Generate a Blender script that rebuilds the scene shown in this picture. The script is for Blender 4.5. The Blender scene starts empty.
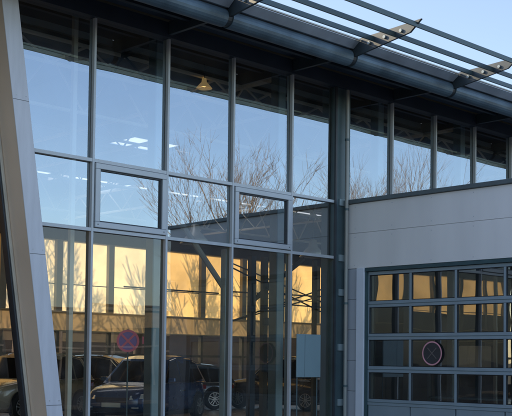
import bpy, bmesh, math, random
from mathutils import Vector, Matrix
random.seed(7)
scene = bpy.context.scene
col = scene.collection
R = math.radians
# ------------------------------------------------------------------ helpers
def link(o, parent=None):
    col.objects.link(o)
    if parent is not None: o.parent = parent
    return o
def tag(o, label=None, cat=None, group=None, kind=None):
    if label: o['label'] = label
    if cat: o['category'] = cat
    if group: o['group'] = group
    if kind: o['kind'] = kind
    return o
def empty(name, loc=(0, 0, 0), rz=0, parent=None):
    o = bpy.data.objects.new(name, None); o.location = loc; o.rotation_euler = (0, 0, rz)
    o.empty_display_size = .1
    return link(o, parent)
class MB:
    def __init__(s): s.v = []; s.f = []; s.m = []; s.cur = 0
    def face(s, pts):
        n = len(s.v); s.v += [tuple(p) for p in pts]; s.f.append(list(range(n, n + len(pts)))); s.m.append(s.cur); return s
    def box(s, x0, x1, y0, y1, z0, z1):
        n = len(s.v)
        s.v += [(x0,y0,z0),(x1,y0,z0),(x1,y1,z0),(x0,y1,z0),(x0,y0,z1),(x1,y0,z1),(x1,y1,z1),(x0,y1,z1)]
        for q in ((0,3,2,1),(4,5,6,7),(0,1,5,4),(1,2,6,5),(2,3,7,6),(3,0,4,7)):
            s.f.append([n+i for i in q]); s.m.append(s.cur)
        return s
    def hexa(s, p):  # 8 points bottom ring then top ring
        n = len(s.v); s.v += [tuple(q) for q in p]
        for q in ((0,3,2,1),(4,5,6,7),(0,1,5,4),(1,2,6,5),(2,3,7,6),(3,0,4,7)):
            s.f.append([n+i for i in q]); s.m.append(s.cur)
        return s
    def tube(s, a, b, r0, r1=None, n=8, cap=True, up=None):
        a = Vector(a); b = Vector(b); r1 = r0 if r1 is None else r1
        d = (b - a)
        if d.length < 1e-6: return s
        d.normalize()
        t = Vector((0, 0, 1)) if abs(d.z) < .9 else Vector((1, 0, 0))
        u = d.cross(t).normalized(); w = d.cross(u)
        i0 = len(s.v)
        for c, rr in ((a, r0), (b, r1)):
            for k in range(n):
                an = 2*math.pi*k/n + math.pi/n
                s.v.append(tuple(c + (u*math.cos(an) + w*math.sin(an))*rr))
        for k in range(n):
            s.f.append([i0+k, i0+(k+1) % n, i0+n+(k+1) % n, i0+n+k]); s.m.append(s.cur)
        if cap:
            s.f.append([i0+k for k in reversed(range(n))]); s.m.append(s.cur)
            s.f.append([i0+n+k for k in range(n)]); s.m.append(s.cur)
        return s
    def bar(s, a, b, w):  # square bar
        return s.tube(a, b, w*.7071, n=4)
    def lathe(s, prof, axis='z', n=24, c=(0, 0, 0)):
        i0 = len(s.v)
        for (rr, h) in prof:
            for k in range(n):
                an = 2*math.pi*k/n; x, y = rr*math.cos(an), rr*math.sin(an)
                p = (x, y, h) if axis == 'z' else (x, h, y)
                s.v.append((p[0]+c[0], p[1]+c[1], p[2]+c[2]))
        for j in range(len(prof)-1):
            for k in range(n):
                s.f.append([i0+j*n+k, i0+j*n+(k+1) % n, i0+(j+1)*n+(k+1) % n, i0+(j+1)*n+k]); s.m.append(s.cur)
        return s
    def build(s, name, mat, parent=None, smooth=False, bevel=0, loc=None):
        me = bpy.data.meshes.new(name); me.from_pydata(s.v, [], s.f)
        mats = mat if isinstance(mat, (list, tuple)) else [mat]
        for m in mats: me.materials.append(m)
        if len(mats) > 1:
            for p, i in zip(me.polygons, s.m): p.material_index = i
        bm = bmesh.new(); bm.from_mesh(me); bmesh.ops.recalc_face_normals(bm, faces=bm.faces); bm.to_mesh(me); bm.free()
        if smooth:
            for p in me.polygons: p.use_smooth = True
        me.update()
        o = bpy.data.objects.new(name, me)
        if loc: o.location = loc
        if bevel:
            b = o.modifiers.new('bevel', 'BEVEL'); b.width = bevel; b.segments = 2; b.limit_method = 'ANGLE'
        return link(o, parent)
def box(name, x0, x1, y0, y1, z0, z1, mat, parent=None, bevel=0):
    return MB().box(x0, x1, y0, y1, z0, z1).build(name, mat, parent, bevel=bevel)
def copy_tree(o, parent=None):
    c = o.copy(); col.objects.link(c); c.parent = parent
    for ch in list(o.children): copy_tree(ch, c)
    return c
# ------------------------------------------------------------------ materials
def mat(name, c, rough=.5, metal=0, noise=.12, scale=3, c2=None, bump=0, bscale=40, coat=0, spec=.5, detail=6, stretch=None):
    m = bpy.data.materials.new(name); m.use_nodes = True
    nt = m.node_tree; N = nt.nodes; L = nt.links; b = N['Principled BSDF']
    tc = N.new('ShaderNodeTexCoord'); mp = N.new('ShaderNodeMapping'); L.new(tc.outputs['Object'], mp.inputs[0])
    if stretch: mp.inputs['Scale'].default_value = stretch
    nz = N.new('ShaderNodeTexNoise'); nz.inputs['Scale'].default_value = scale; nz.inputs['Detail'].default_value = detail
    L.new(mp.outputs[0], nz.inputs['Vector'])
    mx = N.new('ShaderNodeMix'); mx.data_type = 'RGBA'
    c = tuple(c)
    if c2 is None:
        a = tuple(max(0, v*(1-noise)) for v in c); d = tuple(min(1, v*(1+noise)) for v in c)
    else: a, d = c, tuple(c2)
    mx.inputs[6].default_value = (*a, 1); mx.inputs[7].default_value = (*d, 1)
    cr = N.new('ShaderNodeMapRange'); cr.inputs[1].default_value = .3; cr.inputs[2].default_value = .7
    L.new(nz.outputs[0], cr.inputs[0]); L.new(cr.outputs[0], mx.inputs[0]); L.new(mx.outputs[2], b.inputs['Base Color'])
    rr = N.new('ShaderNodeMapRange'); rr.inputs[3].default_value = max(0, rough-.08); rr.inputs[4].default_value = min(1, rough+.08)
    L.new(nz.outputs[0], rr.inputs[0]); L.new(rr.outputs[0], b.inputs['Roughness'])
    b.inputs['Metallic'].default_value = metal; b.inputs['Specular IOR Level'].default_value = spec
    if coat: b.inputs['Coat Weight'].default_value = coat; b.inputs['Coat Roughness'].default_value = .03
    if bump:
        bz = N.new('ShaderNodeTexNoise'); bz.inputs['Scale'].default_value = bscale; L.new(mp.outputs[0], bz.inputs['Vector'])
        bp = N.new('ShaderNodeBump'); bp.inputs['Strength'].default_value = bump; bp.inputs['Distance'].default_value = .01
        L.new(bz.outputs[0], bp.inputs['Height']); L.new(bp.outputs[0], b.inputs['Normal'])
    return m
def glass(name, refl, trans, tint=(1, 1, 1), rcol=(1, 1, 1), wave=.4, dirt=.07, wscale=.55):
    m = bpy.data.materials.new(name); m.use_nodes = True; nt = m.node_tree; N = nt.nodes; L = nt.links
    N.remove(N['Principled BSDF']); out = N['Material Output']
    tr = N.new('ShaderNodeBsdfTransparent'); tr.inputs[0].default_value = (*[trans*t for t in tint], 1)
    gl = N.new('ShaderNodeBsdfAnisotropic'); gl.inputs['Roughness'].default_value = 0.0; gl.inputs['Color'].default_value = (*rcol, 1)
    df = N.new('ShaderNodeBsdfDiffuse'); df.inputs[0].default_value = (.5, .5, .48, 1)
    lw = N.new('ShaderNodeLayerWeight'); lw.inputs[0].default_value = .5
    pw = N.new('ShaderNodeMath'); pw.operation = 'POWER'; pw.inputs[1].default_value = 4
    L.new(lw.outputs['Facing'], pw.inputs[0])
    mr = N.new('ShaderNodeMapRange'); mr.inputs[3].default_value = refl; mr.inputs[4].default_value = 1
    L.new(pw.outputs[0], mr.inputs[0])
    tc = N.new('ShaderNodeTexCoord'); nz = N.new('ShaderNodeTexNoise'); nz.inputs['Scale'].default_value = wscale; nz.inputs['Detail'].default_value = 1
    L.new(tc.outputs['Object'], nz.inputs['Vector'])
    bp = N.new('ShaderNodeBump'); bp.inputs['Strength'].default_value = wave; bp.inputs['Distance'].default_value = .02
    L.new(nz.outputs[0], bp.inputs['Height']); L.new(bp.outputs[0], gl.inputs['Normal'])
    mx = N.new('ShaderNodeMixShader'); L.new(mr.outputs[0], mx.inputs[0]); L.new(tr.outputs[0], mx.inputs[1]); L.new(gl.outputs[0], mx.inputs[2])
    dn = N.new('ShaderNodeTexNoise'); dn.inputs['Scale'].default_value = 2.2; dn.inputs['Detail'].default_value = 8
    L.new(tc.outputs['Object'], dn.inputs['Vector'])
    dm = N.new('ShaderNodeMapRange'); dm.inputs[1].default_value = .4; dm.inputs[2].default_value = .8; dm.inputs[4].default_value = dirt
    L.new(dn.outputs[0], dm.inputs[0])
    m2 = N.new('ShaderNodeMixShader'); L.new(dm.outputs[0], m2.inputs[0]); L.new(mx.outputs[0], m2.inputs[1]); L.new(df.outputs[0], m2.inputs[2])
    L.new(m2.outputs[0], out.inputs[0])
    return m
def translucent(name, c, t=.95, noise=True, glow=None):
    m = bpy.data.materials.new(name); m.use_nodes = True; nt = m.node_tree; N = nt.nodes; L = nt.links
    N.remove(N['Principled BSDF']); out = N['Material Output']
    tl = N.new('ShaderNodeBsdfTranslucent'); df = N.new('ShaderNodeBsdfDiffuse')
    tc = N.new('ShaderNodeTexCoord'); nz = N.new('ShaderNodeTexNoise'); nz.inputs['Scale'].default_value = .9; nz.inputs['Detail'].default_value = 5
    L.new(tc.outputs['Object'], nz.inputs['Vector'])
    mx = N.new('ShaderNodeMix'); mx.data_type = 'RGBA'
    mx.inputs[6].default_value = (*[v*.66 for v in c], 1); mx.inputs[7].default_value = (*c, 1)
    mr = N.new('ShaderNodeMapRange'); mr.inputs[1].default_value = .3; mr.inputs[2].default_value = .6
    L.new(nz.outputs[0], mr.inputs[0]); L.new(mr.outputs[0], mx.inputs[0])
    L.new(mx.outputs[2], tl.inputs[0]); L.new(mx.outputs[2], df.inputs[0])
    ms = N.new('ShaderNodeMixShader'); ms.inputs[0].default_value = t
    L.new(df.outputs[0], ms.inputs[1]); L.new(tl.outputs[0], ms.inputs[2]); L.new(ms.outputs[0], out.inputs[0])
    return m
M = {}
M['alu'] = mat('mullion_grey', (.52, .56, .58), .45, .2, noise=.06)
M['teal'] = mat('teal_steel', (.085, .135, .15), .4, .2, noise=.12)
M['teal_light'] = mat('teal_light_steel', (.30, .38, .40), .45, .1, noise=.1)
M['cream'] = mat('cream_steel', (.6, .55, .45), .5)
M['dark'] = mat('dark_steel', (.035, .045, .055), .45, noise=.3)
M['soffit'] = mat('soffit_dark', (.04, .055, .075), .55, noise=.25, scale=1.5)
M['tube'] = mat('eaves_blue_grey', (.13, .20, .26), .4, .3, noise=.34, scale=2.2, bump=.2)
M['fascia'] = mat('fascia_grey', (.62, .68, .72), .4, .3, noise=.18, scale=2)
M['barm'] = mat('shade_bar', (.075, .115, .12), .4, .3, noise=.1)
M['bracket'] = mat('bracket_grey', (.055, .075, .085), .45, .2, noise=.2)
M['white'] = mat('panel_white', (.90, .88, .85), .5, noise=.04, scale=1.1, bump=.05, stretch=(2.2, 2.2, .5))
M['pilaster'] = mat('pilaster_pale', (.78, .84, .92), .5, noise=.03)
M['tile'] = mat('cladding_tile', (.48, .52, .57), .55, noise=.05)
M['coping'] = mat('coping_dark', (.14, .17, .18), .4, .3)
M['doorblue'] = mat('door_blue', (.31, .40, .46), .4, .2, noise=.07)
M['doorframe'] = mat('door_frame_dark', (.05, .10, .11), .45)
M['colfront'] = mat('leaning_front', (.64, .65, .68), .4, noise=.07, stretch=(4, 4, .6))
M['colside'] = mat('leaning_side_warmlit', (.86, .67, .50), .4, noise=.05, scale=1.5)  # warm tone stands in for golden bounce light on the side face
M['black'] = mat('black_int', (.012, .012, .014), .7, noise=.3)
M['ceil'] = mat('ceiling_dark', (.03, .03, .032), .8, noise=.3)
M['truss'] = mat('truss_white', (.85, .78, .66), .5)
M['floor_in'] = mat('showroom_floor', (.16, .145, .135), .25, noise=.1)
M['parapet'] = mat('parapet_tan', (.55, .42, .25), .7, noise=.15)
M['pier'] = mat('pier_brown', (.10, .085, .06), .6)
M['piersoft'] = mat('pier_grey', (.25, .23, .18), .6)
M['glow_sheet'] = translucent('golden_glow_sheet', (.80, .53, .22))  # translucent sheet added to glow gold in place of a mirrored sunlit facade
M['backlit_tan'] = translucent('tan_backlit_sheet', (.26, .185, .10), .8)  # parapet made translucent so sun from behind brightens it
M['glow_sheet_pale'] = translucent('pale_glow_sheet', (.80, .66, .42))  # paler tone painted in for sky haze mirrored in the left panes
M['frost'] = translucent('frosted_roof_light', (1, .97, .9))
M['glass_up'] = glass('glass_reflective', .35, .84, (.85, .95, 1), (.82, .93, 1.0))
M['glass_low'] = glass('glass_clear', .06, .94, (.97, 1, .93))
M['glass_door'] = glass('glass_door', .20, .75, (1, .98, .95), wave=.16, wscale=1.1)
M['glass_back'] = glass('glass_back', .08, .35, wave=0)
M['asphalt'] = mat('asphalt', (.05, .05, .052), .85, noise=.25, scale=8, bump=.4)
M['paving'] = mat('paving', (.075, .072, .07), .8, noise=.15, scale=3, bump=.2)
M['kerb'] = mat('kerb', (.35, .34, .32), .8)
M['soil'] = mat('soil', (.09, .085, .06), .95, c2=(.14, .13, .09), scale=.8)
M['bark'] = mat('bark', (.26, .20, .15), .85, c2=(.42, .30, .22), scale=4)
M['sand'] = mat('sand_render', (.55, .44, .28), .85, noise=.1, scale=.6)
M['brick'] = mat('old_brick', (.30, .17, .10), .9, noise=.2)
M['winglass'] = mat('window_dark', (.03, .035, .04), .08, noise=.2)
M['rooft'] = mat('roof_tile', (.16, .09, .06), .8, noise=.2)
M['red'] = mat('sign_red', (.90, .16, .22), .45, noise=.04)
M['blue'] = mat('sign_blue', (.30, .16, .42), .45, noise=.04)
M['galv'] = mat('galvanised', (.45, .46, .46), .4, .5)
M['pipe'] = mat('downpipe_zinc', (.28, .33, .33), .45, .3, c2=(.36, .34, .30), scale=1)
M['tyre'] = mat('tyre', (.02, .02, .02), .85)
M['rim'] = mat('rim_alloy', (.75, .75, .74), .25, .7)
M['carglass'] = mat('car_glass', (.012, .014, .016), .03, spec=1.0, coat=.6)
M['trim'] = mat('car_trim', (.015, .015, .016), .6)
M['lamp'] = mat('headlamp_lens', (.95, .97, 1), .1, .1, coat=1)
M['taill'] = mat('tail_lamp', (.35, .01, .01), .2, coat=1)
M['plate'] = mat('plate_white', (.75, .76, .72), .5)
M['platetxt'] = mat('plate_text', (.03, .03, .03), .5)
M['chrome'] = mat('chrome', (.7, .7, .7), .12, 1)
def paint(n, c, metal=.4): return mat(n, c, .28, metal, noise=.04, coat=1)
M['p_blue'] = paint('paint_blue', (.02, .09, .25)); M['p_black'] = paint('paint_black', (.028, .031, .036))
M['p_grey'] = paint('paint_grey', (.11, .115, .12)); M['p_beige'] = paint('paint_beige', (.42, .36, .25), .2)
M['board'] = mat('board_teal', (.26, .38, .41), .5, noise=.04)
M['carton'] = mat('carton', (.60, .46, .28), .8)
M['lampshade'] = mat('pendant_shade', (.95, .93, .88), .35, .3)
lb = bpy.data.materials.new('lamp_bulb'); lb.use_nodes = True
lb.node_tree.nodes['Principled BSDF'].inputs['Emission Color'].default_value = (1, .62, .22, 1)
lb.node_tree.nodes['Principled BSDF'].inputs['Emission Strength'].default_value = 3.0
M['bulb'] = lb
ls = lb.copy(); ls.name = 'shade_glowing'; ls.node_tree.nodes['Principled BSDF'].inputs['Emission Strength'].default_value = .3
ls.node_tree.nodes['Principled BSDF'].inputs['Base Color'].default_value = (.7, .45, .2, 1); M['shade_lit'] = ls
# ------------------------------------------------------------------ key dimensions
EYE = 1.65
X0, P = 8.8805, 1.4
def K(k): return X0 + k*P
ZT, Z1, Z2 = 6.66, 4.55, 3.53
XB = 14.516; YBE = -4.98
GY = .034            # glass plane
YW = 16.0           # back wall of the showroom
# ------------------------------------------------------------------ ground
g = MB().face([(-600,-600,-.004),(600,-600,-.004),(600,600,-.004),(-600,600,-.004)]).build('ground', M['soil']); tag(g, kind='structure')
g = MB().face([(-60,-26,.0),(120,-26,.0),(120,-.2,.0),(-60,-.2,.0)]).build('forecourt_paving', M['paving']); tag(g, kind='structure')
g = MB().face([(-60,-15,.004),(120,-15,.004),(120,-9.2,.004),(-60,-9.2,.004)]).build('road', M['asphalt']); tag(g, kind='structure')
kb = MB().box(-60,120,-9.2,-9.05,-.002,.12).box(-60,120,-15.15,-15,-.002,.12).build('kerb', M['kerb'], bevel=.02); tag(kb, kind='structure')
mk = MB()
for i in range(-10, 30): mk.box(i*4, i*4+2, -12.16, -12.04, .0045, .008)
tag(mk.build('road_markings', M['plate']), kind='structure')
# ------------------------------------------------------------------ showroom
S = empty('showroom_building', (12, 0, 0))
tag(S, 'glazed car showroom with tall grey mullions under a dark overhanging roof', 'building')
class Par:  # children of an Empty that is not at the origin keep world coordinates
    pass
def keep(o, root):
    o.location = o.location - root.location; return o
def SB(name, *a, mat_='alu', bevel=0, parent=None):
    o = box(name, *a, M[mat_], S, bevel); return keep(o, S)
def SM(mb, name, mat_, smooth=False, bevel=0):
    o = mb.build(name, M[mat_] if isinstance(mat_, str) else mat_, S, smooth, bevel); return keep(o, S)
KL, KR = -18, 11      # mullion range
# mullions
for k in range(KL, KR+1):
    if k == -1: continue
    z0 = 0 if k < 4 else 3.9
    w = .02
    if k == 4: continue
    SB('mullion', K(k)-w, K(k)+w, -.035, .03, z0, ZT, bevel=.005)
    SB('mullion_back', K(k)-.014, K(k)+.014, .031, .10, z0, ZT-.002, mat_='teal')
# transoms (between mullions, set a little behind their front face)
def seg(z, k0, k1, h=.025, name='transom'):
    for k in range(k0, k1):
        a, b = K(k)+.021, K(k+1)-.021
        if k == 3: b = XB-.33
        if k in (-2, -1):
            continue
        SB(name, a, b, -.03, .03, z-h, z+h)
seg(Z1, KL, 4); seg(Z2, KL, 4)
def lean(z):     # x of the right edge of the leaning column at height z (front plane)
    return 8.17 + (z-.85)*(7.33-8.17)/(6.45-.85)
for z in (Z1, Z2):
    SB('transom', lean(z)-.06, K(0)-.021, -.03, .03, z-.025, z+.025)
    SB('transom', K(-2)+.021, lean(z)-.52, -.03, .03, z-.025, z+.025)
SB('head_beam', K(KL), K(KR), -.08, .14, ZT, ZT+.24, mat_='soffit')
SB('sill_beam', K(KL), XB-.05, -.06, .12, 0, .12, mat_='teal')
# panes: each is one sheet with its own very slight tilt
def pane(x0, x1, z0, z1, m, name='glass_pane', y=GY, tilt=.0038, parent=None):
    cx, cz = (x0+x1)/2, (z0+z1)/2
    me = MB().face([(x0-cx,0,z0-cz),(x1-cx,0,z0-cz),(x1-cx,0,z1-cz),(x0-cx,0,z1-cz)])
    o = me.build(name, M[m], parent or S); o.location = (cx, y, cz)
    o.rotation_euler = (random.uniform(-1,1)*tilt, 0, random.uniform(-1,1)*tilt)
    keep(o, S); return o
for k in range(KL, KR):
    a, b = K(k)+.02, K(k+1)-.02
    if k == 3: b = XB-.3
    if k == 4: a = XB+.08
    if k in (-2, -1): continue
    if k >= 4:
        pane(a, b, 3.9, ZT, 'glass_up'); continue
    pane(a, b, Z1, ZT, 'glass_up')
    if k in (0, 2):
        # opening window: frame proud of the wall with its own pane
        fr = MB(); x0, x1, z0, z1 = a+.01, b-.01, Z2+.035, Z1-.035; w = .085
        fr.box(x0, x1, -.06, .03, z0, z0+w).box(x0, x1, -.06, .03, z1-w, z1).box(x0, x0+w, -.06, .03, z0+w, z1-w).box(x1-w, x1, -.06, .03, z0+w, z1-w)
        fo = fr.build('window_frame', M['alu'], S, bevel=.008); keep(fo, S)
        gk = MB()
        gk.box(x0+w, x1-w, -.03, .02, z0+w, z0+w+.02).box(x0+w, x1-w, -.03, .02, z1-w-.02, z1-w).box(x0+w, x0+w+.02, -.03, .02, z0+w+.02, z1-w-.02).box(x1-w-.02, x1-w, -.03, .02, z0+w+.02, z1-w-.02)
        gk.build('gasket', M['dark'], fo)
        for bx in (x0+.05, x1-.05): MB().lathe([(.0,-.063),(.009,-.063),(.009,-.058)], 'y', 10, (bx, 0, z0+.045)).build('bolt', M['dark'], fo)
        p = MB().face([(x0+w,-.0,z0+w),(x1-w,-.0,z0+w),(x1-w,0,z1-w),(x0+w,0,z1-w)]).build('pane', M['glass_up'], fo)
    else:
        pane(a, b, Z2, Z1, 'glass_up')
    pane(a, b, .12, Z2, 'glass_low')
# panes either side of the leaning column (cut on the slant)
def slantpane(z0, z1, m):
    o = MB().face([(lean(z0)-.05, GY, z0), (K(0)-.02, GY, z0), (K(0)-.02, GY, z1), (lean(z1)-.05, GY, z1)]).build('glass_pane', M[m], S); keep(o, S)
    o = MB().face([(K(-2)+.02, GY, z0), (lean(z0)-.5, GY, z0), (lean(z1)-.5, GY, z1), (K(-2)+.02, GY, z1)]).build('glass_pane', M[m], S); keep(o, S)
slantpane(Z1, ZT, 'glass_up'); slantpane(Z2, Z1, 'glass_up'); slantpane(.12, Z2, 'glass_low')
# leaning box column: a pale front plate, a side painted warm for bounce light and a thin edge bar against the glass
F0, F1 = -.42, .0
def leanpt(xoff, y, z): return (lean(z)+xoff, y, z)
z0, z1 = 0, 7.0
def lb_(xa0, xb0, xa1, xb1, ya, yb, name, m):
    o = MB().hexa([(xa0,ya,z0),(xb0,ya,z0),(xb0,yb,z0),(xa0,yb,z0),(xa1,ya,z1),(xb1,ya,z1),(xb1,yb,z1),(xa1,yb,z1)]).build(name, M[m], S, bevel=.012); return keep(o, S)
L0, L1 = lean(z0), lean(z1)
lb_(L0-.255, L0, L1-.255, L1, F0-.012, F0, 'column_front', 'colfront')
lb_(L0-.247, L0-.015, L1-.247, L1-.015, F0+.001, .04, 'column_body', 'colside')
lb_(L0+.002, L0+.03, L1+.002, L1+.03, F0+.16, F0+.19, 'column_edge', 'dark')
lb_(L0-.30, L0-.25, L1-.30, L1-.25, -.03, .12, 'column_edge', 'cream')
lb_(L0-.335, L0-.302, L1-.335, L1-.302, -.02, .12, 'column_edge', 'dark')
for zj in (1.0, 3.05, 5.1):
    xj = lean(zj)
    SM(MB().box(xj-.25, xj-.004, F0-.0135, F0-.0125, zj-.003, zj+.003), 'column_joint', 'dark')
    for q in (-.2, -.05): SM(MB().lathe([(.0001,-.016),(.008,-.016),(.008,-.012)], 'y', 10, (xj+q, F0, zj+.06)), 'column_screw', 'galv')
# corner post and downpipe at the inner corner
SB('corner_post', XB-.31, XB-.04, -.02, .3, 0, ZT, mat_='teal')
SB('corner_flange', XB-.33, XB-.29, -.06, -.022, 0, ZT-.01, mat_='dark')
for zz in (.9, 1.9, 2.9, 3.53, 4.55): SB('corner_cleat', XB-.20, XB-.06, -.05, -.021, zz-.06, zz+.06, mat_='teal_light')
dp = MB().tube((XB-.09,-.12,0),(XB-.09,-.12,6.62),.036,n=14); SM(dp, 'downpipe', 'pipe', smooth=False)
for zz in (1.2, 2.7, 4.42, 5.7):
    SM(MB().tube((XB-.09,-.12,zz-.02),(XB-.09,-.12,zz+.02),.044,n=14), 'pipe_clip', 'teal')
SB('corner_seal', XB-.039, XB+.13, .0, .12, 0, ZT, mat_='teal')
# roof, soffit, ribs
YE, ZE = -1.36, 6.67
XL, XR = -18.0, 34.0
OPEN = ((15.3, 17.2, 7.4, 8.9), (15.4, 29.0, 13.1, 14.3))  # the long second opening is added to bring more light onto the cars
for nm, za, zb_, mm, ya, yb in (('roof', 7.075, 7.13, 'soffit', -.95, YW+.3), ('ceiling', 6.98, 7.07, 'ceil', .15, YW+.2)):
    y = ya
    for (a, b, c0, c1) in OPEN:
        SB(nm, XL, XR, y, c0-.001, za, zb_, mat_=mm); SB(nm, XL, a, c0, c1, za, zb_, mat_=mm); SB(nm, b, XR, c0, c1, za, zb_, mat_=mm); y = c1+.001
    SB(nm, XL, XR, y, yb, za, zb_, mat_=mm)
for (a, b, c0, c1) in OPEN:
    n_ = max(1, int((b-a)/1.9)); w_ = (b-a)/n_
    for q in range(n_):
        SM(MB().face([(a+q*w_+.03,c0,7.1),(a+(q+1)*w_-.03,c0,7.1),(a+(q+1)*w_-.03,c1,7.1),(a+q*w_+.03,c1,7.1)]), 'roof_light', 'frost')
        if q: SB('roof_light_bar', a+q*w_-.03, a+q*w_+.03, c0, c1, 6.99, 7.12, mat_='truss')
so = MB()
n = 13
for i in range(n):                      # shallow corrugated soffit sheets running along the wall
    ya = -.1 - i*(1.2/n); yb = ya - 1.2/n*.5; yc = ya - 1.2/n
    za = 6.93 + 0.0*i
    so.face([(XL,ya,za),(XR,ya,za),(XR,yb,za+.03),(XL,yb,za+.03)]); so.face([(XL,yb,za+.03),(XR,yb,za+.03),(XR,yc,za),(XL,yc,za)])
SM(so, 'soffit', 'soffit')
SB('eaves_beam', XL, XR, -.62, -.54, 6.80, 6.925, mat_='dark')
for k in range(-17, 12, 2):
    x = K(k)-.04
    # tapering rib under the soffit
    o = MB().hexa([(x-.03,-.09,6.70),(x+.03,-.09,6.70),(x+.03,-1.24,6.70),(x-.03,-1.24,6.70),(x-.03,-.09,6.91),(x+.03,-.09,6.91),(x+.03,-1.24,6.91),(x-.03,-1.24,6.91)])
    SM(o, 'soffit_rib', 'bracket')
    # bracket carrying the sunshade bars
    br = MB()
    pts = [(-1.15,6.62),(-1.56,6.68),(-2.62,6.83),(-2.84,7.0),(-2.2,6.97),(-1.5,6.95),(-1.15,6.9)]
    a = [(x-.02,y,z) for y,z in pts]; b = [(x+.02,y,z) for y,z in pts]
    br.face(a); br.face(list(reversed(b)))
    for i in range(len(pts)): j = (i+1) % len(pts); br.face([a[i], a[j], b[j], b[i]])
    SM(br, 'bracket', 'bracket')
    for yy, zz in ((-1.8,6.83),(-2.12,6.86),(-2.45,6.89)):
        SM(MB().tube((x-.05,yy,zz),(x+.05,yy,zz),.028,n=8), 'bolt', 'teal_light')
    # gutter tube section to the next bracket
    gt = MB().tube((x+.05,YE,ZE),(x+2*P-.05,YE,ZE),.135,n=20)
    SM(gt, 'gutter_tube', 'tube', smooth=False)
    SM(MB().tube((x-.055,YE,ZE),(x+.055,YE,ZE),.118,n=20), 'gutter_joint', 'dark')
    # lighter folded fascia above it
    fx0, fx1 = x+.03, x+2*P-.03
    fc = MB().hexa([(fx0,-1.47,6.80),(fx1,-1.47,6.80),(fx1,-1.30,6.82),(fx0,-1.30,6.82),(fx0,-1.60,6.90),(fx1,-1.60,6.90),(fx1,-1.30,7.03),(fx0,-1.30,7.03)])
    SM(fc, 'fascia', 'fascia')
    SM(MB().box(fx0, fx1, -1.63, -1.595, 6.905, 6.925), 'fascia_edge', 'cream')
for yy, zz in ((-1.88, 6.88), (-2.32, 6.858), (-2.74, 6.925)):
    SM(MB().box(XL, XR, yy-.012, yy+.012, zz-.04, zz+.045), 'sunshade_blade', 'barm', bevel=.006)
# ---- inside
SB('floor', XL, XB+20, .13, YW, -.3, .012, mat_='floor_in')
SB('end_wall', XL-.2, XL, 0, YW+.3, 0, 7.07, mat_='ceil')
SB('end_wall', XR, XR+.2, 0, YW+.3, 0, 7.07, mat_='ceil')
# inner columns behind every second mullion
for k in range(-17, 12, 2):
    x = K(k)+.22
    if k == -1: continue
    SB('column', x-.09, x+.09, .45, .60, .012, 6.97, mat_='teal_light', bevel=.01)
    SB('column_flange', x-.115, x-.092, .44, .62, .012, 6.95, mat_='teal')
SB('slim_post', K(0)-.05, K(0)+.02, .45, .52, .012, 6.9, mat_='cream')
SB('slim_post', K(2)+.30, K(2)+.46, .46, .58, .012, Z2, mat_='teal_light')
SB('slim_post', K(3)-.02, K(3)+.1, .95, 1.05, .012, Z2, mat_='dark')
SB('slim_post', K(2)+1.66, K(2)+1.76, .9, 1.0, .012, Z2, mat_='pier')
for zz in (1.5, 2.35, 3.0): SB('post_cleat', K(2)+1.62, K(2)+1.80, .84, .898, zz-.07, zz+.07, mat_='dark')
SB('slim_post', XB-.14, XB-.06, .62, .68, .012, Z2, mat_='pier')
# front lintel band and truss
for Y, zb, zt in ((1.5, 6.35, 6.75), (2.6, 5.95, 6.85), (7.5, 5.75, 6.85), (12, 5.75, 6.85)):
    t = MB(); n = 36; dx = 1.4
    xa = XL+.5
    t.tube((xa,Y,zb),(xa+n*dx,Y,zb),.035,n=6); t.tube((xa,Y,zt),(xa+n*dx,Y,zt),.035,n=6)
    for i in range(n):
        x = xa+i*dx
        t.tube((x,Y,zb),(x+dx/2,Y,zt),.022,n=6); t.tube((x+dx/2,Y,zt),(x+dx,Y,zb),.022,n=6)
    SM(t, 'truss', 'truss')
for k in range(-17, 12, 2):
    x = K(k)+.22
    t = MB(); t.tube((x,.7,6.75),(x,YW-.2,6.75),.05,n=6); t.tube((x,.7,6.1),(x,YW-.2,6.1),.035,n=6)
    for i in range(10):
        y = .7+i*1.5
        t.tube((x,y,6.1),(x,y+.75,6.75),.02,n=6); t.tube((x,y+.75,6.75),(x,y+1.5,6.1),.02,n=6)
    SM(t, 'roof_beam', 'ceil' if k % 4 == 1 else 'truss')
# bracing rods and struts on the second line of columns
def rod(a, b, r, m='pier', name='brace'):
    SM(MB().tube(a, b, r, n=8), name, m)
rod((12.41,2.2,4.2),(13.65,2.2,2.9),.055,'cream'); 
rod((14.35,2.2,2.85),(15.75,2.2,3.75),.05,'pier')
for a, b in (((14.5,3.2,3.6),(18.6,3.2,2.4)),((14.5,3.2,2.4),(18.6,3.2,3.6)),((14.4,3.2,3.05),(19.2,3.2,3.12)),((11.9,3.2,3.0),(14.3,3.2,3.0)),((16.2,5,2.5),(22,5,3.9)),((16.2,5,3.9),(22,5,2.5)),((18,5,3.0),(23.5,5,2.95))):
    rod(a, b, .016)
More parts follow.
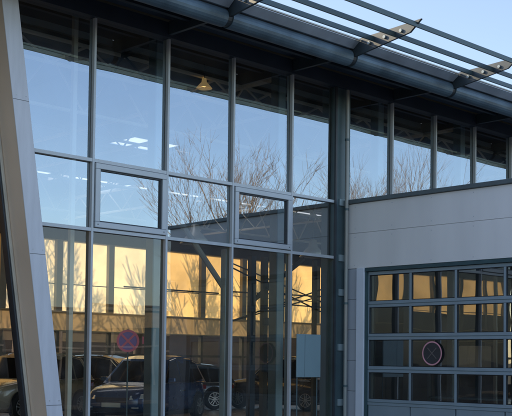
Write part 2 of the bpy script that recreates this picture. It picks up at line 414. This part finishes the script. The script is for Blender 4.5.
# back wall: glazed band, tan backlit parapet, added translucent gold sheets between piers, solid top
X_BW0, X_BW1 = -17.6, 34.0
SM(MB().face([(9,YW+.02,2.54),(X_BW1,YW+.02,2.54),(X_BW1,YW+.02,3.12),(9,YW+.02,3.12)]), 'back_parapet', 'backlit_tan')
SB('parapet_rail', X_BW0, X_BW1, YW-.1, YW+.1, 2.50, 2.539, mat_='parapet'); SB('parapet_rail', X_BW0, X_BW1, YW-.1, YW+.1, 3.121, 3.16, mat_='parapet')
SB('back_parapet', X_BW0, 8.99, YW-.15, YW+.1, 2.54, 3.12, mat_='pier')
SB('back_sill', X_BW0, X_BW1, YW-.1, YW+.1, .012, .5, mat_='pier')
SB('back_top_wall', X_BW0, X_BW1, YW-.1, YW+.1, 5.46, 6.2, mat_='ceil')
SB('back_top_rail', X_BW0, X_BW1, YW-.1, YW+.1, 6.72, 6.97, mat_='ceil')
SB('back_left_wall', XL, X_BW0, YW-.1, YW+.1, 0.012, 6.97, mat_='ceil')
DXP = 2.05
nx = 24
for i in range(nx+1):
    x = 31.15+DXP-i*DXP; w = .11
    SB('pier', x-w, x+w, YW-.13, YW+.12, 3.162, 5.458, mat_='piersoft')
    SB('back_mullion', x-.05, x+.05, YW-.08, YW+.08, .502, 2.498, mat_='pier')
    if i == 0: continue
    lowb = 3.163 if x > 9 else 3.95
    if x < 9: SB('back_panel', x+.051, x+DXP-.051, YW-.05, YW+.05, .502, 2.498, mat_='ceil'); SB('back_upstand', x+w+.001, x+DXP-w-.001, YW-.1, YW+.06, 3.162, 3.949, mat_='pier')  # unseen left bays closed dark to limit the gold mirrored in the door
    a, b = x+w+.002, x+DXP-w-.002
    SM(MB().face([(a,YW+.02,lowb),(b,YW+.02,lowb),(b,YW+.02,5.457),(a,YW+.02,5.457)]), 'glow_sheet', 'glow_sheet_pale' if 16 < x < 22.5 else 'glow_sheet')
    SB('glow_sheet_rail', a, b, YW-.01, YW+.01, 4.02, 4.05, mat_='pier')
    if x > 9: SM(MB().face([(x+.05,YW,.5),(x+DXP-.05,YW,.5),(x+DXP-.05,YW,2.5),(x+.05,YW,2.5)]), 'back_window', 'glass_back')
    SB('back_top_wall', a-.22, b+.0, YW-.1, YW+.1, 6.201, 6.719, mat_='ceil')
SB('back_transom', X_BW0, X_BW1, YW-.06, YW-.02, 1.72, 1.80, mat_='pier')
# ------------------------------------------------------------------ garage wing
G = empty('garage_wing', (XB+4, -2, 0))
tag(G, 'low white panelled workshop wing projecting from the glass front', 'building')
def GB(name, *a, mat_='white', bevel=0):
    o = box(name, *a, M[mat_], G, bevel); return keep(o, G)
XBE = XB+9
DY0, DY1, DZ = -.544, -.544-4*.946, 3.26
GB('wall_panel', XB, XB+.12, YBE, -.02, DZ+.075, 3.977, bevel=.003)
GB('wall_panel', XB, XB+.12, YBE, -.02, 3.982, 4.52, bevel=.003)
GB('wall_core', XB+.121, XB+.2, YBE+.02, -.03, DZ+.09, 4.5, mat_='tile')
GB('coping', XB-.05, XB+.25, YBE-.05, -.0, 4.525, 4.60, mat_='coping', bevel=.008)
GB('coping', XB+.26, XBE, YBE-.05, YBE+.25, 4.525, 4.60, mat_='coping', bevel=.008)
GB('wall_panel', XB, XB+.2, YBE, DY1-.08, 0, DZ+.06)
GB('wall_end', XB+.21, XBE, YBE, YBE+.2, 0, 4.52)
GB('wall_end', XBE-.2, XBE, YBE+.21, -.0, 0, 4.52)
for x0_, x1_, y0_, y1_ in ((XB+.13, XB+1.2, YBE+.21, 0), (XB+3.6, XBE-.21, YBE+.21, 0), (XB+1.201, XB+3.599, YBE+.21, -3.9), (XB+1.201, XB+3.599, -1.9, 0)): GB('flat_roof', x0_, x1_, y0_, y1_, 4.25, 4.4, mat_='coping')
keep(MB().face([(XB+1.2,-3.9,4.38),(XB+3.6,-3.9,4.38),(XB+3.6,-1.9,4.38),(XB+1.2,-1.9,4.38)]).build('roof_light', M['frost'], G), G)  # frosted roof opening added to bring daylight into the dark workshop
GB('wall_inner', XB+.21, XBE-.21, -.22, -.13, 0, 4.24, mat_='coping')
for i in range(6):
    z = .0+i*.555; GB('cladding_tile', XB-.0, XB+.14, -.325, -.03, z+.0025, z+.5525, mat_='tile', bevel=.003)
for i in range(6):
    for zz in (DZ+.13, 3.90, 4.06, 4.46):
        keep(MB().tube((XB-.004,-.25-i*.85,zz),(XB+.002,-.25-i*.85,zz),.007,n=8).build('panel_fixing', M['tile'], G), G)
GB('tile_backing', XB+.141, XB+.2, -.325, -.0, 0, DZ+.08, mat_='tile')
GB('door_pilaster', XB-.05, XB+.16, -.505, -.33, 0, DZ+.07, mat_='pilaster', bevel=.006)
GB('door_lintel', XB-.03, XB+.1, DY1-.06, -.51, DZ+.005, DZ+.065, mat_='doorframe')
GB('door_jamb', XB-.02, XB+.12, -.541, -.508, 0, DZ, mat_='doorframe')
GB('wall_lining', XBE-.23, XBE-.205, YBE+.21, -.24, 0.02, 4.24, mat_='coping')
GB('wall_lining', XB+.21, XBE-.24, YBE+.205, YBE+.23, .02, 4.24, mat_='coping')
GB('workshop_floor', XB+.01, XBE-.21, YBE+.21, -.23, -.2, .01, mat_='floor_in')
D = empty('sectional_door', (0, 0, 0)); D.parent = G; D.location = (XB+.03-G.location.x, 0-G.location.y, 0)
def DB(name, *a, mat_='doorblue', bevel=.004):
    return box(name, *a, M[mat_], D, bevel)
rails = [DZ-.03, 2.673, 2.091, 1.511, .926, .34, .06]
YS = [DY0-i*.946 for i in range(5)]
for i, z in enumerate(rails):
    h = .03 if i in (0, 6) else .055
    DB('rail', 0, .06, YS[4], YS[0], z-h, z+h)
    if 0 < i < 6: DB('joint', -.004, .0, YS[4], YS[0], z-.004, z+.004, mat_='doorframe', bevel=0)
for r in range(4):
    zt = rails[r]-(.03 if r == 0 else .055); zb = rails[r+1]+.055
    for i in range(5):
        w = .022
        y = YS[i]; ya = y-w if i < 4 else y; yb = y+w if i > 0 else y
        DB('stile', .003, .055, ya, yb, zb+.001, zt-.001, bevel=0)
    for i in range(4):
        y0, y1 = YS[i+1]+.02, YS[i]-.02
        o = MB().face([(0,y0,zb-(zb+zt)/2),(0,y1,zb-(zb+zt)/2),(0,y1,zt-(zb+zt)/2),(0,y0,zt-(zb+zt)/2)]).build('pane', M['glass_door'], D)
        o.location = (.03, 0, (zb+zt)/2); o.rotation_euler = (0, random.uniform(-.003,.003), 0)
        fr = MB(); e = .012
        fr.box(.012,.02,y0+.001,y1-.001,zb+.001,zb+e).box(.012,.02,y0+.001,y1-.001,zt-e,zt-.001).box(.012,.02,y0+.001,y0+e,zb+e,zt-e).box(.012,.02,y1-e,y1-.001,zb+e,zt-e)
        fr.build('gasket', M['trim'], D)
for r in (4, 5):
    zt = rails[r]-.055; zb = rails[r+1]+(.055 if r == 4 else .03)
    for i in range(4):
        DB('door_panel', .012, .05, YS[i+1]+.012, YS[i]-.012, zb+.002, zt-.002)
# ------------------------------------------------------------------ signs
def disc(mb, r, y0, y1, n=40):
    return mb.lathe([(0.0001, y0), (r, y0), (r, y1), (0.0001, y1)], 'y', n)
def nostop(root, rad, z, y=0):
    """no-stopping disc facing -y of root: red ring and cross on a blue face"""
    f = disc(MB(), rad, y-.004, y+.004).build('sign_face', M['blue'], root); f.location.z = z
    rg = MB().lathe([(rad*.80, y-.010), (rad, y-.010), (rad, y-.005), (rad*.80, y-.005), (rad*.80, y-.010)], 'y', 40).build('ring', M['red'], f)
    for a in (45, -45):
        b = MB().box(-rad*.78, rad*.78, -.0095-(.0005 if a > 0 else 0), -.0055, -rad*.09, rad*.09).build('cross_bar', M['red'], f)
        b.rotation_euler = (0, R(a), 0); b.location.y = y
    return f
s1 = empty('road_sign', (10.46, 1.15, .012), R(-35))
tag(s1, 'round blue no-stopping sign with red cross on a thin post, left of the teal column', 'road sign')
MB().tube((0,.04,0),(0,.03,2.12),.013,n=12).build('post', M['teal'], s1)
nostop(s1, .185, 1.925)
b = MB().box(.235,.26,-.006,.004,1.88,2.0).build('side_plate', M['red'], s1)
s2 = empty('window_sign', (XB+.024, -1.965, 1.80), R(-90))
tag(s2, 'round sign with a pale red ring on the second pane of the workshop door', 'road sign')
M['pink'] = mat('pale_red', (.78, .36, .42), .5); M['darkface'] = mat('dark_face', (.05, .05, .055), .5); M['faintx'] = mat('faint_cross', (.16, .14, .13), .5)  # pale ring, near-black face, low-contrast cross
f = disc(MB(), .203, -.002, .002).build('sign_face', M['darkface'], s2)
MB().lathe([(.182, -.006), (.205, -.006), (.205, -.003), (.182, -.003), (.182, -.006)], 'y', 40).build('ring', M['pink'], f)
for a in (45, -45):
    b = MB().box(-.13, .13, -.0095-(.0005 if a > 0 else 0), -.0055, -.008, .008).build('cross_bar', M['faintx'], f); b.rotation_euler = (0, R(a), 0)
# ------------------------------------------------------------------ cars
def build_car(name, label, paintm, loc, heading, group=None, H=1.68, Lh=2.18, W=.91, plate=True):
    root = empty(name, loc, heading); tag(root, label, 'car', group)
    k = H/1.6
    # lower body: stations along x
    st = [(-Lh,.55,.62,.86),(-Lh+.05,.42,.86,.93),(-Lh+.25,.30,.90,.99),(-1.75,.24,.955,1.0),(-1.3,.22,.99,1.0),(-.6,.22,1.0,.985),(.2,.22,1.0,.97),(.75,.22,1.0,.965),(.95,.22,.995,.955),(1.4,.22,.97,.90),(1.75,.24,.94,.85),(Lh-.16,.27,.86,.78),(Lh-.03,.34,.76,.68),(Lh,.42,.70,.60)]
    mb = MB(); rings = []
    for x, zs, wf, zt in st:
        w = W*wf; zt *= k; zs *= 1
        half = [(0,zs),(w*.86,zs),(w*.97,zs+.10),(w,zs+(zt-zs)*.42),(w*.985,zs+(zt-zs)*.66),(w*.95,zt-.07),(w*.87,zt-.01),(w*.5,zt+.02),(0,zt+.03)]
        ring = [(x,y,z) for y,z in half] + [(x,-y,z) for y,z in reversed(half[1:-1])]
        i0 = len(mb.v); mb.v += ring; rings.append((i0, len(ring)))
    for (a,n),(b,_) in zip(rings, rings[1:]):
        for i in range(n): mb.f.append([a+i, a+(i+1) % n, b+(i+1) % n, b+i]); mb.m.append(0)
    mb.f.append(list(range(rings[0][0], rings[0][0]+n))); mb.m.append(0)
    mb.f.append(list(range(rings[-1][0], rings[-1][0]+n))); mb.m.append(0)
    body = mb.build('body', paintm, root, smooth=True)
    ss = body.modifiers.new('sub', 'SUBSURF'); ss.levels = 1; ss.render_levels = 1
    # cabin
    zb = .93*k
    prof = [(1.05,zb,.84,.0),(.28,H-.10,.66,.02),(-.1,H-.02,.65,.03),(-.7,H,.65,.03),(-1.4,H-.06,.64,.03),(-1.78,H-.16,.62,.02),(-2.1,zb+.02,.80,0)]
    cb = MB(); pr = []
    xs_low = [1.05,.5,.0,-.7,-1.4,-1.8,-2.1]
    for (x,z,w,c), xl in zip(prof, xs_low):
        pr.append(((xl,.845*W/.91,zb-.02), (x,w*W/.91,z), (x,w*W/.91*.6,z+c), (x,-w*W/.91*.6,z+c), (x,-w*W/.91,z), (xl,-.845*W/.91,zb-.02)))
    for a, b in zip(pr, pr[1:]):
        for i in range(5): cb.face([a[i], a[i+1], b[i+1], b[i]])
    o = cb.build('roof', paintm, root, smooth=False)
    # windows, slightly proud of the cabin skin
    def sidewin(s):
        low, up = [], []
        y_at = lambda z: (.845+(z-zb)*(.65-.845)/(H-.06-zb))*W/.91+.012
        segs = [((.78,zb+.03),(.20,H-.17),(-.22,H-.10),(-.24,zb+.03)), ((-.30,zb+.03),(-.28,H-.10),(-1.12,H-.11),(-1.16,zb+.03)), ((-1.22,zb+.03),(-1.20,H-.12),(-1.55,H-.18),(-1.82,zb+.10))]
        for sg in segs:
            MB().face([(x, s*y_at(z), z) for x, z in sg]).build('side_window', M['carglass'], root)
        e = MB()
        top = [(.86,zb+.02),(.22,H-.13),(-.25,H-.06),(-1.2,H-.08),(-1.6,H-.15)]
        for p, q in zip(top, top[1:]): e.tube((p[0],s*(y_at(p[1])+.0),p[1]),(q[0],s*(y_at(q[1])),q[1]),.017,n=6)
        e.tube((.86,s*(y_at(zb)+.005),zb+.012),(-1.85,s*(y_at(zb)+.005),zb+.012),.012,n=5)
        e.build('window_trim', M['chrome'], root)
    sidewin(1); sidewin(-1)
    a, b = Vector((1.05,0,zb)), Vector((.28,0,H-.10)); nrm = Vector((b.z-a.z,0,-(b.x-a.x))).normalized()*.014
    def onw(t, yw): p = a.lerp(b, t)+nrm; return (p.x, yw, p.z)
    MB().face([onw(.08,-.74),onw(.08,.74),onw(.93,.60),onw(.93,-.60)]).build('windscreen', M['carglass'], root)
    a, b = Vector((-2.1,0,zb+.02)), Vector((-1.78,0,H-.16)); nrm = Vector((-(b.z-a.z),0,(b.x-a.x))).normalized()*.014
    MB().face([onw(.15,-.66),onw(.15,.66),onw(.9,.55),onw(.9,-.55)]).build('rear_window', M['carglass'], root)
    # face of the car
    gx = Lh+.045
    MB().hexa([(gx-.1,-.42,.50*k),(gx+.015,-.40,.50*k),(gx+.015,.40,.50*k),(gx-.1,.42,.50*k),(gx-.13,-.50,.62*k),(gx-.02,-.46,.62*k),(gx-.02,.46,.62*k),(gx-.13,.50,.62*k)]).build('grille', M['trim'], root, bevel=.01)
    MB().box(gx-.02,gx+.012,-.44,.44,.565*k,.578*k).build('grille_trim', M['chrome'], root)
    MB().hexa([(gx-.2,-.6,.30),(gx-.01,-.52,.30),(gx-.01,.52,.30),(gx-.2,.6,.30),(gx-.2,-.58,.40),(gx+.01,-.5,.40),(gx+.01,.5,.40),(gx-.2,.58,.40)]).build('lower_grille', M['trim'], root)
    for s in (-1, 1):
        hl = MB().hexa([(gx-.17,s*.80,.60*k),(gx-.01,s*.48,.57*k),(gx-.12,s*.46,.56*k),(gx-.3,s*.7,.58*k),(gx-.27,s*.83,.72*k),(gx-.06,s*.48,.665*k),(gx-.2,s*.46,.66*k),(gx-.4,s*.7,.70*k)]).build('headlight', M['lamp'], root, bevel=.01)
        MB().box(gx-.12,gx-.005,s*.62-.07,s*.62+.07,.40,.43).build('fog_light', M['lamp'], root)
        MB().hexa([(-Lh+.16,s*.86,.75*k),(-Lh-.0,s*.56,.74*k),(-Lh+.1,s*.5,.74*k),(-Lh+.3,s*.7,.75*k),(-Lh+.14,s*.85,.86*k),(-Lh+.01,s*.56,.86*k),(-Lh+.12,s*.5,.86*k),(-Lh+.3,s*.7,.86*k)]).build('tail_light', M['taill'], root)
        mm = MB().hexa([(.62,s*.87,zb+.02),(.80,s*.88,zb+.03),(.76,s*1.08,zb+.05),(.66,s*1.08,zb+.05),(.62,s*.88,zb+.15),(.76,s*.89,zb+.15),(.74,s*1.07,zb+.16),(.66,s*1.07,zb+.16)])
        mm.build('wing_mirror', paintm, root, bevel=.02)
        MB().box(-.35,-.17,s*(W+.001),s*(W+.018),.74*k,.765*k).build('door_handle', M['chrome'], root)
    if plate:
        pl = MB().box(gx+.012,gx+.022,-.26,.26,.42,.53).build('number_plate', M['plate'], root)
    MB().box(-1.25,1.25,-W*.97,W*.97,.17,.27).build('side_sill', M['trim'], root, bevel=.02)
    # wheels
    for sx, wx in ((1,1.32),(-1,-1.32)):
        for s in (-1, 1):
            arch = MB()
            n = 20; y = s*(W*.955 if sx > 0 else W*.965)+s*.030
            pts = [(wx+.40*math.cos(t), y, .36+.40*math.sin(t)) for t in [math.pi*i/n for i in range(n+1)]]
            arch.face([(wx+.40,y,.2)]+pts+[(wx-.40,y,.2)]).build('wheel_arch', M['trim'], root)
            wh = empty('wheel', (wx, s*(W-.06), .345), 0, root)
            yo = s*.11
            MB().lathe([(.22,-.1),(.31,-.105),(.345,-.07),(.345,.07),(.31,.105),(.22,.1)], 'y', 28).build('tyre', M['tyre'], wh, smooth=True)
            rm = MB(); rm.lathe([(.225,yo*.9),(.225,yo*.99),(.205,yo*.99),(.205,yo*.4)], 'y', 28)
            rm.lathe([(.0001,yo*.98),(.05,yo*.98),(.06,yo*.7)], 'y', 12)
            for q in range(5):
                an = 2*math.pi*q/5+.3; c_, s_ = math.cos(an), math.sin(an)
                for off in (-.03, .03):
                    px, pz = -s_*off, c_*off
                    rm.bar((px*.8+.03*c_, yo*.88, pz*.8+.03*s_), (px*1.5+.212*c_, yo*.9, pz*1.5+.212*s_), .026)
            rm.build('rim', M['rim'], wh)
            MB().lathe([(.0001,yo*.35),(.2,yo*.35)], 'y', 20).build('brake_disc', M['trim'], wh)
    return root
blue = build_car('parked_car', 'dark blue SUV facing out behind the glass, left of the thick teal column', M['p_blue'], (17.6, 9.6, .012), R(207), H=1.71)
blk = build_car('parked_car', 'black hatchback seen from the side, its nose just right of the thick teal column', M['p_black'], (19.6, 13.9, .012), R(-62), H=1.72)
suv = build_car('parked_car', 'black SUV with a bright five-spoke alloy wheel below the pale notice board', M['p_black'], (25.45, 12.1, .012), R(103), H=1.75)
c4 = build_car('parked_car', 'dark grey car half hidden behind the side of the black SUV', M['p_grey'], (22.0, 14.2, .012), R(160), H=1.5)
c5 = build_car('parked_car', 'beige SUV standing behind the leaning column, its nose in the leftmost low pane', M['p_beige'], (15.5, 12.4, .012), R(200), H=1.76)
c7 = build_car('parked_car', 'dark car standing inside the workshop behind the lower door panes', M['p_black'], (XB+4.4, -2.2, .012), R(170), H=1.5)
# ------------------------------------------------------------------ loose items inside
bd = empty('notice_board', (13.39, -.16, 0)); tag(bd, 'pale teal notice board on thin legs before the last low pane beside the inner corner', 'notice board')
MB().box(-.29,.31,-.015,.015,1.36,2.11).build('board', M['board'], bd, bevel=.006)
MB().box(-.10,-.096,-.0175,-.0155,1.37,2.10).build('board_joint', M['teal'], bd)
for x in (-.24, .27): MB().tube((x,.035,0),(x,.035,2.05),.012,n=8).build('leg', M['teal'], bd)
ct = empty('cardboard_box', (XB+.95, -2.2, 1.52)); tag(ct, 'brown cardboard box on the steel rack behind the third door pane', 'box')
MB().box(-.2,.2,-.2,.2,0,.42).build('carton', M['carton'], ct, bevel=.008)
MB().box(-.205,-.2005,-.03,.03,0.01,.42).build('tape', M['parapet'], ct)
rk = empty('storage_rack', (XB+1.05, -2.5, .01)); tag(rk, 'dark steel storage rack standing inside the workshop', 'rack')
for z in (.5, 1.0, 1.47): MB().box(-.35,.35,-1.1,1.1,z,z+.035).build('shelf', M['teal'], rk)
for x in (-.33,.33):
    for y in (-1.08,1.08): MB().box(x-.02,x+.02,y-.02,y+.02,0,1.9).build('upright', M['teal'], rk)
tp = empty('tyre_stack', (XB+2.6, -1.2, .01)); tag(tp, 'stack of black tyres inside the workshop near the door jamb', 'tyres')
for i in range(4): MB().lathe([(.2,.0),(.32,.0),(.345,.05),(.345,.15),(.32,.2),(.2,.2),(.2,0)], 'z', 24).build('tyre', M['tyre'], tp, smooth=True, loc=(0,0,i*.205))
def pendant(x, y, z, ztop, label, lit=False, s=1):
    sm = M['lampshade']
    t = empty('pendant_lamp', (x, y, z)); tag(t, label, 'lamp', 'pendant lamps under the showroom roof')
    MB().lathe([(.03*s,.34*s),(.07*s,.33*s),(.09*s,.2*s),(.14*s,.15*s),(.27*s,.0),(.262*s,.0),(.13*s,.14*s)], 'z', 24).build('shade', M['shade_lit'] if lit else M['lampshade'], t, smooth=True)
    MB().tube((0,0,.33*s),(0,0,ztop-z),.008,n=6).build('cord', M['dark'], t)
    MB().lathe([(.0001,.02),(.07*s,.04),(.06*s,.13)], 'z', 14).build('bulb', M['bulb'] if lit else M['plate'], t, smooth=True)
    return t
pendant(12.3, 1.45, 6.53, 6.97, 'lit amber lamp close under the roof in the third tall pane from the left', True, .55)
pendant(15.36, 4.9, 5.85, 6.97, 'white bell lamp hanging above the mirrored bare tree')
pendant(22.2, 7.9, 4.65, 6.97, 'white bell lamp hanging behind the pane beside the inner corner', s=1.5)
pendant(17.7, 7.9, 4.65, 6.97, 'white bell lamp hanging low beneath the mirrored tree trunk', s=1.5)
# ------------------------------------------------------------------ trees
def tree(x, y, h, spread, seed, label, name='bare_tree', low=2.2, dens=1.0, rmin=.007):
    rnd = random.Random(seed)
    t = empty(name, (x, y, 0)); tag(t, label, 'tree', 'bare trees along the street')
    tr = MB(); tr.tube((0,0,-.1),(0,0,.35),h*.030,h*.022,n=10,cap=False); tr.tube((0,0,.35),(.05,.02,low),h*.022,h*.018,n=10,cap=False)
    tr.build('trunk', M['bark'], t, smooth=True)
    br = MB()
    def grow(p, d, L, r, lev):
        nseg = 3
        for i in range(nseg):
            d2 = (d + Vector((rnd.gauss(0,.10), rnd.gauss(0,.10), rnd.gauss(.04,.06)))).normalized()
            q = p + d2*(L/nseg); r2 = r*(.84 if lev < 4 else .75)
            br.tube(p, q, r, r2, n=5 if lev < 2 else 3, cap=False); p, d, r = q, d2, r2
            if lev < 5 and i > 0 or lev in (1, 2, 3):
                if rnd.random() < .85*dens:
                    az = rnd.uniform(0, 2*math.pi); sp = rnd.uniform(.45, .8)
                    sd = (d + Vector((math.cos(az)*sp, math.sin(az)*sp, rnd.uniform(-.1,.35)))).normalized()
                    if lev < 5: grow(p, sd, L*rnd.uniform(.55,.78), max(r*.55, rmin), lev+1)
        if lev < 5:
            for _ in range(2):
                az = rnd.uniform(0, 2*math.pi); sp = rnd.uniform(.2, .5)
                sd = (d + Vector((math.cos(az)*sp, math.sin(az)*sp, .15))).normalized()
                grow(p, sd, L*rnd.uniform(.6,.8), max(r*.7, rmin), lev+1)
    L0_ = (h-low)*.33
    for i in range(5):
        az = i*2*math.pi/5+rnd.uniform(-.3,.3)
        d = Vector((math.cos(az)*spread, math.sin(az)*spread, 1)).normalized() if i else Vector((0,0,1))
        grow(Vector((.05,.02,low)), d, L0_*rnd.uniform(.85,1.1), h*.010, 1)
    br.build('branches', M['bark'], t)
    return t
tree(30.2, -20, 12.0, .42, 3, 'broad bare tree whose sunlit twigs are mirrored in the middle panes', low=3.2, dens=1.1, rmin=.006)
tree(39.2, -20, 12.1, .35, 5, 'slim bare tree mirrored just right of the downpipe', low=4, dens=.8, rmin=.0045)
tree(43.0, -20.4, 12.9, .45, 8, 'tall bare tree mirrored in the second clerestory pane', low=4, dens=.8, rmin=.0045)
tree(22.5, -27, 6.8, .9, 11, 'low bare tree mirrored in front of the sandy building', low=1.5)
tree(17.5, -28, 6.0, .9, 14, 'small spreading bare tree mirrored beside the leaning column', low=1.3)
# ------------------------------------------------------------------ building across the street
O = empty('street_building', (30, -36, 0)); tag(O, 'low sand coloured building across the street, mirrored in the lower glass', 'building')
def OB(name, x0, x1, y0, y1, z0, z1, m): return box(name, x0-30, x1-30, y0+36, y1+36, z0, z1, M[m], O)
OB('wall', 10, 75, -46, -34, 3.1, 4.05, 'sand'); OB('shopfront', 10.1, 74.9, -45.9, -34.2, 0, 3.095, 'winglass')
for i in range(22): OB('shopfront_post', 10.1+i*3, 10.22+i*3, -34.195, -34.1, 0, 3.09, 'kerb')
OB('shopfront_rail', 10.1, 74.9, -34.09, -34.05, 2.2, 2.3, 'kerb'); OB('cornice', 9.8, 75.2, -34.0, -33.8, 3.95, 4.15, 'kerb')
OB('roof', 9.7, 75.3, -46.2, -33.7, 4.155, 4.25, 'rooft')
# shed added behind the showroom to block bright sky in its back windows
Bk = empty('rear_shed', (30, 34, 0)); tag(Bk, 'long brown shed added to block the sky behind the far windows of the showroom', 'building')
box('wall', -25, 35, 0, 6, 0, 3.6, M['brick'], Bk); box('roof', -25.3, 35.3, -.3, 6.3, 3.605, 3.8, M['rooft'], Bk)
# a tree behind the showroom that throws its shadow on the added gold sheets
tree(16, 22.5, 9.5, .8, 21, 'bare tree behind the showroom, leftmost of those shadowing the added golden sheets', low=2.5, dens=.75, rmin=.028)
tree(21.5, 22.8, 9.2, .8, 24, 'middle one of the bare trees whose shadows fall on the added golden sheets', low=2.5, dens=.75, rmin=.028)
tree(27, 22.3, 9.6, .8, 29, 'bare tree behind the showroom, rightmost of those shadowing the added golden sheets', low=2.5, dens=.75, rmin=.028)
# ------------------------------------------------------------------ camera
yaw, pitch, roll = R(45.8625), R(2.30136), R(.69609)
fv = Vector((math.cos(yaw)*math.cos(pitch), math.sin(yaw)*math.cos(pitch), math.sin(pitch)))
rv = Vector((math.sin(yaw), -math.cos(yaw), 0)); uv = rv.cross(fv)
c, s = math.cos(roll), math.sin(roll)
rv, uv = c*rv+s*uv, -s*rv+c*uv
cam = bpy.data.cameras.new('Camera'); co = bpy.data.objects.new('Camera', cam); col.objects.link(co)
mw = Matrix.Identity(4)
for i in range(3): mw[i][0], mw[i][1], mw[i][2] = rv[i], uv[i], -fv[i]
mw.translation = Vector((0, -12.6422, EYE)); co.matrix_world = mw
cam.sensor_width = 36; cam.sensor_fit = 'HORIZONTAL'; cam.lens = 1046.43/512*36
cam.shift_x = 0; cam.shift_y = (317.953-208)/512
cam.clip_end = 3000; cam.clip_start = .05
scene.camera = co
# ------------------------------------------------------------------ light
AZ, EL = 116, 25
w = bpy.data.worlds.new('World'); scene.world = w; w.use_nodes = True
nt = w.node_tree; bg = nt.nodes['Background']; sk = nt.nodes.new('ShaderNodeTexSky'); sk.sky_type = 'NISHITA'; sk.sun_disc = False
sk.sun_elevation = R(EL); sk.sun_rotation = R(90-AZ); sk.air_density = 1.0; sk.dust_density = .8; sk.ozone_density = 2.0
hs = nt.nodes.new('ShaderNodeHueSaturation'); hs.inputs['Saturation'].default_value = .90; hs.inputs['Hue'].default_value = .508
nt.links.new(sk.outputs[0], hs.inputs['Color']); nt.links.new(hs.outputs[0], bg.inputs[0]); bg.inputs[1].default_value = .29
sun = bpy.data.lights.new('sun', 'SUN'); sun.energy = 5; sun.angle = R(.5); sun.color = (1, .76, .48)
so_ = bpy.data.objects.new('sun', sun); col.objects.link(so_)
sd = Vector((math.cos(R(AZ))*math.cos(R(EL)), math.sin(R(AZ))*math.cos(R(EL)), math.sin(R(EL))))
so_.rotation_euler = sd.to_track_quat('Z', 'Y').to_euler(); so_.location = (0, 0, 30)
scene.view_settings.view_transform = 'Standard'; scene.view_settings.look = 'None'; scene.view_settings.exposure = 0
scene.render.engine = 'CYCLES'
scene.cycles.max_bounces = 10; scene.cycles.transparent_max_bounces = 16; scene.cycles.glossy_bounces = 5
